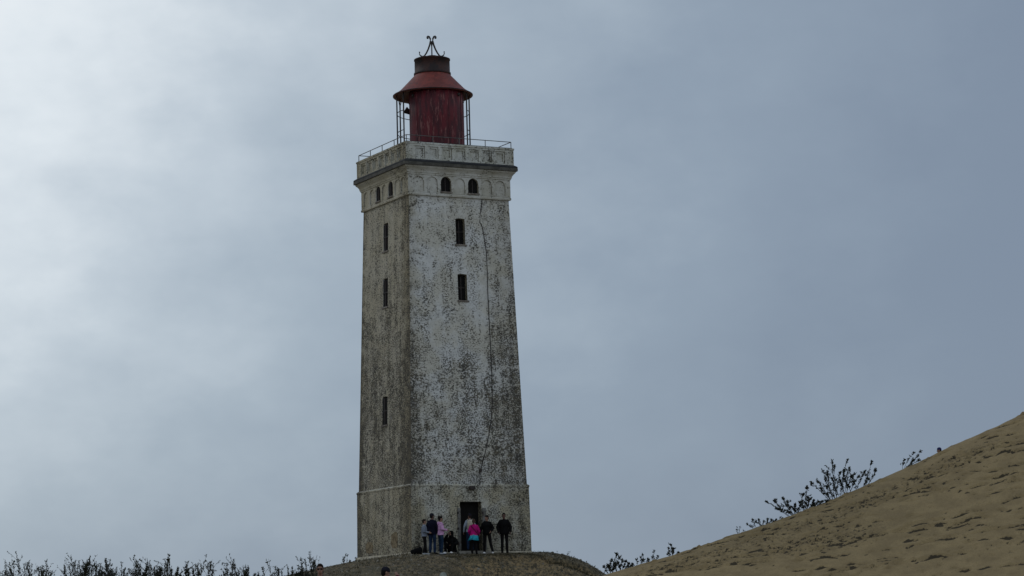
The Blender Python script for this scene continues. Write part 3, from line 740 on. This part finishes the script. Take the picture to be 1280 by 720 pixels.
# dark grass along the worn lip of the mound
bm = new(); r = random.Random(77)
for i in range(2200):
    x = r.uniform(-3.2, 3.6)
    xs_ = np.full(60, x); ys_ = np.linspace(106, 114, 60)
    if i % 40 == 0 or i == 0: pass
    lipt = 1.9 + .9 * float(fbm(np.array([x]), np.array([0.0]), .55, 21)[0]) + .25 * abs(x + .3)
    yw = 111.71 + .517 * (min(x, .47) + 4.76)
    y = yw - .1 - lipt + r.gauss(0, .10) + .05
    z = mound_at(x, y) - .02
    h = r.uniform(.03, .11); a = r.uniform(0, 6.28); d = Vector((math.cos(a) * .5, math.sin(a) * .5 - .3, 1)).normalized()
    leaf(bm, Vector((x, y, z)), d, h, .012, r)
for i in range(5200):
    x = r.uniform(-9.5, 4.6); y = r.uniform(104, 112.2) + max(0, .45 * (min(x, 1) + 4.7))
    if hashnoise(np.array([x * 1.1]), np.array([y * .8]), 9)[0] < -.08: continue
    leaf(bm, Vector((x, y, mound_at(x, y) - .01)), Vector((r.gauss(0, .6), r.gauss(-.2, .6), 1)), r.uniform(.03, .12), .016, r)
st = new()
for i in range(1500):                                  # loose stones and rubble
    x = r.uniform(-9.5, 4.4); y = r.uniform(103.5, 112) + max(0, .45 * (min(x, 1) + 4.7)); z = mound_at(x, y)
    d = r.uniform(.015, .05) * (1 if r.random() < .96 else 1.7); n = len(st.verts)
    bmesh.ops.create_icosphere(st, subdivisions=1, radius=d, matrix=Matrix.Translation((x, y, z)) @ Euler((r.uniform(0, 3), r.uniform(0, 3), 0)).to_matrix().to_4x4() @ Matrix.Diagonal((r.uniform(.7, 1.5), r.uniform(.6, 1.1), r.uniform(.5, .9), 1)))
so = obj('stones', st, M['rubble']); so['kind'] = 'stuff'; so['label'] = 'loose stones scattered over the mound'
gr = obj('grass', bm, M['grass']); gr['kind'] = 'stuff'; gr['label'] = 'short dark grass on the mound and along its worn lip'

# ------------------------------------------------------------------ people
SKIN = skinm('skin', (.22, .125, .09)); SKIN2 = skinm('tan_skin', (.10, .05, .038))
EYEM = cloth('eye_dark', (.012, .01, .009)); LIP = cloth('lip', (.2, .07, .06))
def V(*a): return Vector(a)
class Pose:
    def __init__(s, **k):
        s.pel = V(0, 0, .95); s.chest = V(0, 0, 1.28); s.neck = V(0, -.01, 1.47); s.head = V(0, .015, 1.64)
        s.sh = .165; s.hipw = .09
        s.el = {-1: V(-.25, -.03, 1.16), 1: V(.25, -.03, 1.16)}; s.ha = {-1: V(-.25, .05, .92), 1: V(.25, .05, .92)}
        s.kn = {-1: V(-.10, .02, .50), 1: V(.10, .02, .50)}; s.an = {-1: V(-.11, -.02, .085), 1: V(.11, -.02, .085)}
        s.toe = {-1: V(-.02, .17, 0), 1: V(.02, .17, 0)}
        s.turn = 0; s.nod = 0
        for a, b in k.items(): setattr(s, a, b)
def headmat(P): return Matrix.Translation(P.head) @ Euler((P.nod, 0, P.turn)).to_matrix().to_4x4()
def hand(bm, el, ha, sd):
    d = (ha - el).normalized(); s = d.cross(V(0, 1, 0.3)).normalized() if abs(d.y) < .9 else V(1, 0, 0)
    up = s.cross(d).normalized()                 # finger spread lies along up, palm faces +-s
    pal = ha + d * .05
    loft(bm, [(ha, .026, .022), (ha + d * .03, .036, .017), (ha + d * .075, .042, .016), (ha + d * .09, .038, .013)], 10, up)
    inn = s * (-sd if s.x > 0 else sd)
    for i, ln in enumerate((.066, .076, .070, .055)):
        b = ha + d * .085 + up * (.031 - .021 * i); m1 = b + d * ln * .5 + inn * .008; e = m1 + (d * .7 + inn * .7).normalized() * ln * .5
        cap(bm, b - d * .02, m1, .0092, .0088, 6); cap(bm, m1, e, .0088, .0078, 6)
    tb = ha + d * .03 + up * .034; tm = tb + (d * .6 + up * .8).normalized() * .04; cap(bm, tb - up * .012, tm, .012, .0105, 6); cap(bm, tm, tm + (d * .9 + inn * .4).normalized() * .03, .0105, .009, 6)
def torso_secs(P, g, top=True, hem=None):
    pel, ch, nk = P.pel, P.chest, P.neck
    s = []
    if hem is not None: s.append((pel + (pel - ch).normalized() * hem, .175 + g, .125 + g))
    s += [(pel, .17 + g, .12 + g), (pel.lerp(ch, .45), .145 + g, .105 + g), (pel.lerp(ch, .85), .165 + g, .12 + g), (ch + (nk - ch) * .30, .172 + g, .115 + g), (ch + (nk - ch) * .62, .135 + g * .7, .092 + g * .8)]
    s.append((ch + (nk - ch) * .92, .075 + g * .4, .07 + g * .4))
    return s
def shoulder(P, sd):
    sp = P.chest.lerp(P.neck, .60); return V(sd * P.sh, sp.y, sp.z)
def person(label, loc, rotz, h, P, top, legs, shoe, hair=None, skin=SKIN, hairstyle='short', hem=.05, bulk=.022, group=None, hood=None, extra=None, cat='person', skirt=None, glasses=False, hat=None):
    t = thing('person', label, cat, loc, rotz, group); k = h / 1.77; t.scale = (1, 1, 1)
    def add(name, me_or_bm, m):
        o = obj(name, me_or_bm, m, t, True)
        o.data.transform(Matrix.Scale(k, 4)); return o
    # body: one skin
    bm = new(); HM = headmat(P)
    loft(bm, [(P.pel + V(0, 0, -.07), .13, .10)] + torso_secs(P, 0))
    loft(bm, [(P.chest + (P.neck - P.chest) * .7, .075, .07), (P.neck, .058, .058), (P.neck.lerp(P.head, .6), .052, .055), (P.head, .05, .05)])
    n0 = len(bm.verts)
    ell(bm, (0, -.012, .025), (.074, .094, .098), n=18); ell(bm, (0, .026, -.045), (.056, .062, .068), n=14); cap(bm, (0, .074, .012), (0, .102, -.026), .011, .016, 8); cap(bm, (0, .072, .033), (0, .085, .036), .03, .008, 8)
    for sd in (-1, 1): ell(bm, (sd * .077, -.01, -.005), (.011, .022, .034), n=8)
    ell(bm, (0, .078, -.068), (.024, .012, .012), n=8)
    bm.verts.ensure_lookup_table(); bmesh.ops.transform(bm, matrix=HM, verts=bm.verts[n0:])
    for sd in (-1, 1):
        S_ = shoulder(P, sd); E_ = P.el[sd]; W = P.ha[sd]
        cap(bm, S_, E_, .052, .040); cap(bm, E_, W, .040, .026); hand(bm, E_, W, sd)
        H_ = P.pel + V(sd * P.hipw, 0, -.03); K_ = P.kn[sd]; A_ = P.an[sd]
        cap(bm, H_, K_, .082, .055); cap(bm, K_, A_, .054, .036); cap(bm, A_ + V(0, -.02, -.04), A_ + P.toe[sd] + V(0, 0, -.055), .032, .026)
    add('body', fuse(bm, .0075, 3), skin)
    # eyes and mouth
    for sd in (-1, 1):
        bm = new(); ell(bm, HM @ V(sd * .031, .079, .008), (.011, .009, .008), n=8); add('eye', bm, EYEM)
    bm = new(); ell(bm, HM @ V(0, .089, -.055), (.022, .008, .006), n=8); add('mouth', bm, LIP)
    # clothes
    bm = new(); loft(bm, torso_secs(P, bulk, hem=hem))
    for sd in (-1, 1):
        S_ = shoulder(P, sd) + V(-sd * .01, 0, 0); cap(bm, S_, P.el[sd], .054 + bulk * .8, .046 + bulk * .8); cap(bm, P.el[sd], P.el[sd].lerp(P.ha[sd], .94), .046 + bulk * .8, .036 + bulk * .5)
        cap(bm, P.chest.lerp(P.neck, .86), S_, .045 + bulk * .3, .052 + bulk * .7)
    loft(bm, [(P.chest.lerp(P.neck, .6), .10, .09), (P.neck + V(0, 0, -.01), .075, .075), (P.neck + V(0, 0, .03), .07, .07)])
    if hood == 'down': ell(bm, P.neck + V(0, -.09, -.03), (.11, .07, .085))
    add('jacket', fuse(bm, .011, 5), top)
    bm = new(); loft(bm, [(P.pel + V(0, 0, -.10), .13, .11), (P.pel + V(0, 0, -.02), .172, .125), (P.pel + (P.chest - P.pel) * .25, .16, .118)])
    for sd in (-1, 1):
        H_ = P.pel + V(sd * P.hipw, 0, -.03); cap(bm, H_, P.kn[sd], .098, .074); cap(bm, P.kn[sd], P.an[sd] + V(0, 0, .03), .073, .062)
    add('trousers', fuse(bm, .011, 5), legs)
    for sd in (-1, 1):
        bm = new(); A_ = P.an[sd]
        cap(bm, A_ + V(0, -.03, -.035), A_ + P.toe[sd] + V(0, 0, -.04), .044, .036); cap(bm, A_ + V(0, -.01, 0.01), A_ + V(0, -.01, -.04), .044, .046)
        me = fuse(bm, .010, 4); zmin = min(v.co.z for v in me.vertices)
        add('shoe', me, shoe)
    if hair is not None:
        bm = new()
        ell(bm, (0, -.022, .04), (.081, .098, .098), n=16); ell(bm, (0, -.05, -.005), (.076, .066, .085))
        if hairstyle == 'bun': ell(bm, (0, -.075, .10), (.062, .06, .055)); ell(bm, (0, .02, .085), (.07, .06, .05))
        if hairstyle == 'long': loft(bm, [((0, -.05, .06), .07, .06), ((0, -.08, -.06), .09, .05), ((0, -.085, -.17), .085, .035)])
        if hairstyle == 'tail': ell(bm, (0, -.105, .05), (.03, .03, .03)); loft(bm, [((0, -.11, .06), .022, .022), ((0, -.135, -.04), .034, .026), ((0, -.12, -.16), .018, .014)])
        if hairstyle == 'short': ell(bm, (0, .03, .095), (.06, .055, .034))
        # the face stays clear
        bm.transform(HM); add('hair', fuse(bm, .010, 3), hair)
    if hat is not None:
        kind, hm = hat; bm = new()
        if kind == 'beanie': ell(bm, (0, -.014, .062), (.084, .104, .085), n=18); loft(bm, [((0, -.012, .028), .080, .099), ((0, -.012, .036), .087, .107), ((0, -.012, .062), .087, .107), ((0, -.012, .07), .080, .10)], 20)
        if kind == 'cap': ell(bm, (0, -.014, .065), (.083, .104, .078), n=18); loft(bm, [((0, .06, .058), .075, .012), ((0, .12, .052), .068, .010), ((0, .17, .042), .045, .008)], 14)
        if kind == 'hood':
            loft(bm, [((0, -.03, .13), .05, .05), ((0, -.03, .10), .09, .10), ((0, -.035, .02), .105, .115), ((0, -.03, -.08), .10, .10), ((0, -.02, -.16), .12, .11)], 18)
        bm.transform(HM); add('hat' if kind != 'hood' else 'hood', fuse(bm, .009, 3), hm)
    if glasses:
        bm = new()
        for sd in (-1, 1): ell(bm, (sd * .033, .089, .008), (.029, .009, .021), n=12); cap(bm, (sd * .062, .08, .012), (sd * .08, -.01, .012), .005, .005, 6)
        cap(bm, (-.01, .093, .013), (.01, .093, .013), .005, .005, 6)
        bm.transform(HM); add('sunglasses', bm, EYEM)
    if skirt is not None:
        bm = new(); n = 40; rings = []
        for z, a, b, w_ in ((.06, .175, .135, 0), (-.02, .195, .155, .004), (-.12, .235, .185, .014), (-.25, .31, .245, .034), (-.255, .30, .235, .034), (-.05, .18, .14, .0)):
            rings.append([bm.verts.new(P.pel + V((a + w_ * math.sin(i * 7 * 2 * math.pi / n)) * math.cos(2 * math.pi * i / n), (b + w_ * math.sin(i * 7 * 2 * math.pi / n)) * math.sin(2 * math.pi * i / n), z + .5 * w_ * math.sin(i * 3 * 2 * math.pi / n + 1))) for i in range(n)])
        for a, b in zip(rings, rings[1:]):
            for i in range(n): bm.faces.new((a[i], a[(i + 1) % n], b[(i + 1) % n], b[i]))
        add('skirt', bm, skirt)
    return t
def backpack(label, owner, P, h, m, wd=.30, strap=None, name='backpack'):
    k = h / 1.77; t = thing(name, label, 'backpack', owner.location, owner.rotation_euler.z)
    bm = new(); c = P.chest + V(0, -.21, -.02)
    loft(bm, [(c + V(0, .02, -.25), wd * .40, .07), (c + V(0, 0, -.22), wd * .5, .10), (c + V(0, -.01, -.05), wd * .52, .11), (c + V(0, 0, .12), wd * .48, .10), (c + V(0, .02, .20), wd * .36, .06)], 20)
    o = obj('pack', fuse(bm, .012, 2), m, t, True); o.data.transform(Matrix.Scale(k, 4))
    bm = new(); loft(bm, [(c + V(0, -.11, -.19), wd * .32, .035), (c + V(0, -.125, -.12), wd * .36, .04), (c + V(0, -.115, -.03), wd * .32, .03)], 14)
    o = obj('pocket', fuse(bm, .012, 2), m, t, True); o.data.transform(Matrix.Scale(k, 4))
    for sd in (-1, 1):
        bm = new(); tube(bm, [c + V(sd * .10, .10, .16), P.chest.lerp(P.neck, .78) + V(sd * .115, -.02, .085), P.chest + V(sd * .125, .165, .02), P.chest + V(sd * .16, .05, -.14), c + V(sd * .12, .06, -.18)], .02, 6)
        o = obj('strap', bm, strap or m, t, True); o.data.transform(Matrix.Scale(k, 4))
    return t

BLK = cloth('black_fabric', (.0045, .0045, .005)); BLK2 = cloth('soft_black_fabric', (.007, .0065, .007)); NAVY = cloth('navy_fabric', (.006, .007, .016)); JEANS = cloth('blue_denim', (.013, .026, .058)); DJEANS = cloth('dark_denim', (.012, .025, .048))
PINK = cloth('pink_fleece', (.44, .25, .42)); GREYB = cloth('grey_blue_softshell', (.13, .15, .19)); MAG = cloth('magenta_jacket_cloth', (.33, .009, .125)); TURQ = cloth('turquoise_cloth', (.022, .24, .32))
PALE = cloth('pale_jacket_cloth', (.22, .25, .30)); BEIGE = cloth('beige_canvas', (.33, .30, .24)); WHITE = cloth('white_shoe', (.75, .75, .76)); GREYS = cloth('grey_shoe', (.28, .30, .33))
HBLK = cloth('black_hair', (.010, .008, .008)); HBRN = cloth('brown_hair', (.05, .032, .024)); HDRK = cloth('dark_brown_hair', (.02, .014, .012))
BLUEH = cloth('blue_hat', (.02, .025, .09)); PALEC = cloth('pale_cap', (.19, .205, .185)); DBEAN = cloth('dark_hat', (.012, .012, .018)); MARO = cloth('maroon_jacket_cloth', (.08, .015, .03))
GRP = 'visitors at the foot of the tower'
def stand(px, pyf, Y):
    a = at(px, pyf, Y); return (a.x, Y, mound_at(a.x, Y) - .004)
def side_legs(a, b): return {-1: V(-.09, a, .085), 1: V(.09, b, .085)}

P1 = Pose(el={-1: V(-.23, -.08, 1.15), 1: V(.23, -.06, 1.15)}, ha={-1: V(-.16, .20, 1.10), 1: V(.18, .20, 1.09)}, nod=-.05, kn={-1: V(-.09, .06, .5), 1: V(.09, .02, .5)}, an=side_legs(.08, -.06))
person('person in a grey-blue jacket and dark trousers, standing leftmost in profile', stand(531, 697, 110.9), R(-80), 1.56, P1, GREYB, BLK2, GREYS, HDRK, group=GRP)
P2 = Pose(turn=-.4)
person('tall person in a dark navy jacket, blue jeans and dark hat', stand(541, 697, 111.3), R(-25), 1.79, P2, NAVY, JEANS, BLK2, HBLK, hem=.1, bulk=.035, group=GRP, hat=('beanie', DBEAN), skin=SKIN2)
P3 = Pose(el={-1: V(-.23, -.05, 1.17), 1: V(.24, -.04, 1.16)}, ha={-1: V(-.15, .24, 1.14), 1: V(.17, .24, 1.12)}, an=side_legs(.02, -.02), turn=-.2)
person('person in a pale pink hoodie and blue jeans with black hair tied up', stand(551.5, 696, 111.2), R(-62), 1.68, P3, PINK, DJEANS, GREYS, HBLK, hairstyle='bun', hood='down', bulk=.03, group=GRP)
P4 = Pose(pel=V(0, -.05, .20), chest=V(0, -.02, .55), neck=V(0, .02, .75), head=V(0, .06, .925), el={-1: V(-.30, .10, .48), 1: V(.29, .14, .62)}, ha={-1: V(-.14, .28, .40), 1: V(.13, .16, .86)},
    kn={-1: V(-.17, .34, .46), 1: V(.17, .36, .48)}, an={-1: V(-.14, .40, .085), 1: V(.14, .42, .085)}, turn=-.25)
a = at(564, 694, 111.75)
person('person all in black sitting on the ground beside the door, white shoes forward', stand(565, 694, 111.9), R(160), 1.72, P4, BLK, BLK, WHITE, HBLK, hairstyle='long', hem=.12, bulk=.05, group=GRP, hat=('hood', BLK))
c_, s_ = math.cos(YAW), math.sin(YAW)
def tower_pt(lx, ly, z): return (TX + c_ * lx - s_ * ly, TY + s_ * lx + c_ * ly, BZ + z)
P5 = Pose(el={-1: V(-.26, -.06, 1.17), 1: V(.26, -.02, 1.17)}, ha={-1: V(-.29, .04, .92), 1: V(.22, .16, .98)}, turn=.45)
p5 = person('person in a pale jacket and dark blue hat going in at the door', tower_pt(-.22, -3.22, .188), R(10), 1.66, P5, PALE, JEANS, BLK2, HDRK, group=GRP, hat=('beanie', DBEAN))
backpack('beige backpack on the back of the person at the door', p5, P5, 1.66, BEIGE, .30)
P6 = Pose(el={-1: V(-.25, -.03, 1.15), 1: V(.26, -.01, 1.15)}, ha={-1: V(-.21, .14, .98), 1: V(.22, .12, .97)})
p6 = person('person in a magenta jacket over a flared turquoise skirt, seen from behind', stand(593, 691, 112.0), R(-6), 1.56, P6, MAG, BLK2, BLK, HBRN, hairstyle='tail', group=GRP, skirt=TURQ, hem=.02, bulk=.03)
k = 1.56 / 1.77
t = thing('shoulder_bag', 'dark shoulder bag with its strap across the magenta jacket', 'bag', p6.location, p6.rotation_euler.z)
bm = new(); tube(bm, [V(-.13, -.02, 1.47) * k, V(-.10, -.15, 1.38) * k, V(.06, -.175, 1.2) * k, V(.20, -.15, 1.0) * k, V(.27, -.06, .86) * k, V(.26, .05, .95) * k, V(.12, .17, 1.2) * k, V(-.08, .14, 1.40) * k, V(-.13, -.02, 1.47) * k], .013, 6); obj('strap', bm, BLK2, t, True)
bm = new(); loft(bm, [(V(.29, -.03, .62), .03, .08), (V(.30, -.03, .66), .05, .13), (V(.29, -.03, .82), .045, .13), (V(.28, -.03, .86), .02, .11)], 14); me = fuse(bm, .012, 2); o = obj('pouch', me, BLK2, t, True); o.data.transform(Matrix.Scale(k, 4))
P7 = Pose(chest=V(.02, .0, 1.28), el={-1: V(-.27, -.06, 1.17), 1: V(.29, -.08, 1.16)}, ha={-1: V(-.20, .12, 1.02), 1: V(.33, .02, .93)}, kn={-1: V(-.15, .03, .5), 1: V(.12, .03, .5)}, an={-1: V(-.24, .0, .085), 1: V(.13, .05, .085)}, turn=-.75, nod=-.12)
p7 = person('person in black with white shoes, legs apart, looking towards the door', stand(609.5, 691, 112.5), R(172), 1.71, P7, BLK, BLK2, WHITE, HBLK, group=GRP, hem=.06, bulk=.03)
backpack('black backpack worn by the person with white shoes', p7, P7, 1.71, BLK2, .38)
P8 = Pose(el={-1: V(-.28, -.04, 1.15), 1: V(.28, -.04, 1.15)}, ha={-1: V(-.27, .09, .93), 1: V(.26, .10, .92)})
person('person in a bulky black coat and black trousers, standing alone at the right', stand(631, 691.5, 113.0), R(186), 1.79, P8, BLK, BLK2, BLK2, HBLK, group=GRP, hem=.12, bulk=.045, skin=SKIN2)
# bags on the ground by the left group
p = stand(521, 695, 110.8)
t = thing('duffel_bag', 'black soft bag slumped on the ground at the far left of the visitors', 'bag', p, R(15))
bm = new(); loft(bm, [(V(-.26, 0, .10), .05, .06), (V(-.22, 0, .12), .11, .11), (V(0, .02, .16), .14, .15), (V(.2, 0, .19), .12, .17), (V(.25, 0, .18), .05, .09)], 16, V(0, 1, 0)); me = fuse(bm, .012, 3); obj('sack', me, BLK, t, True)
bm = new(); tube(bm, [V(-.1, -.03, .27), V(-.05, -.04, .36), V(.08, -.03, .38), V(.14, -.02, .33)], .014); obj('handle', bm, BLK2, t, True)
# walkers below the mound, only their heads in the picture
def walker(px, top_y, Y, h): a = at(px, top_y, Y); return (a.x, Y, a.z - h)
def on_plain(px, Y): a = at(px, 700, Y); return (a.x, Y, float(ground_z(np.array([a.x]), np.array([Y]))[0]))
G2 = 'walkers below the mound'
def fit(px, top_y, Y0):
    """distance at which a 1.77 m walker's head reaches that row"""
    return Y0
PW = Pose(turn=.0)
person('man in dark sunglasses and a navy jacket walking below the mound', walker(400, 704.6, 57, 1.79), R(182), 1.79, PW, NAVY, JEANS, BLK2, HDRK, group=G2, glasses=True)
PW2 = Pose(el={-1: V(-.27, .10, 1.30), 1: V(.28, .18, 1.35)}, ha={-1: V(-.22, .22, 1.1), 1: V(.13, .26, 1.56)}, nod=-.2, turn=-.5)
person('person in a maroon jacket and dark beanie with a hand raised by the face', walker(481.5, 709.0, 57, 1.72), R(-40), 1.72, PW2, MARO, DJEANS, BLK2, HBLK, group=G2, hat=('beanie', DBEAN))
person('person with a pale cap, only the crown showing at the bottom edge', walker(554, 716.0, 57, 1.70), R(170), 1.70, Pose(), BLK2, DJEANS, BLK2, HBLK, group=G2, hat=('beanie', PALEC), hairstyle='long')
# someone behind the dune crest
a = at(1174, 559.5, 112.0)
person('person in a blue hat, head just showing over the dune crest', (a.x, 112.0, a.z - 1.70), R(90), 1.70, Pose(), NAVY, DJEANS, BLK2, HBLK, hat=('beanie', BLUEH))
S.render.resolution_x = 1024; S.render.resolution_y = 576
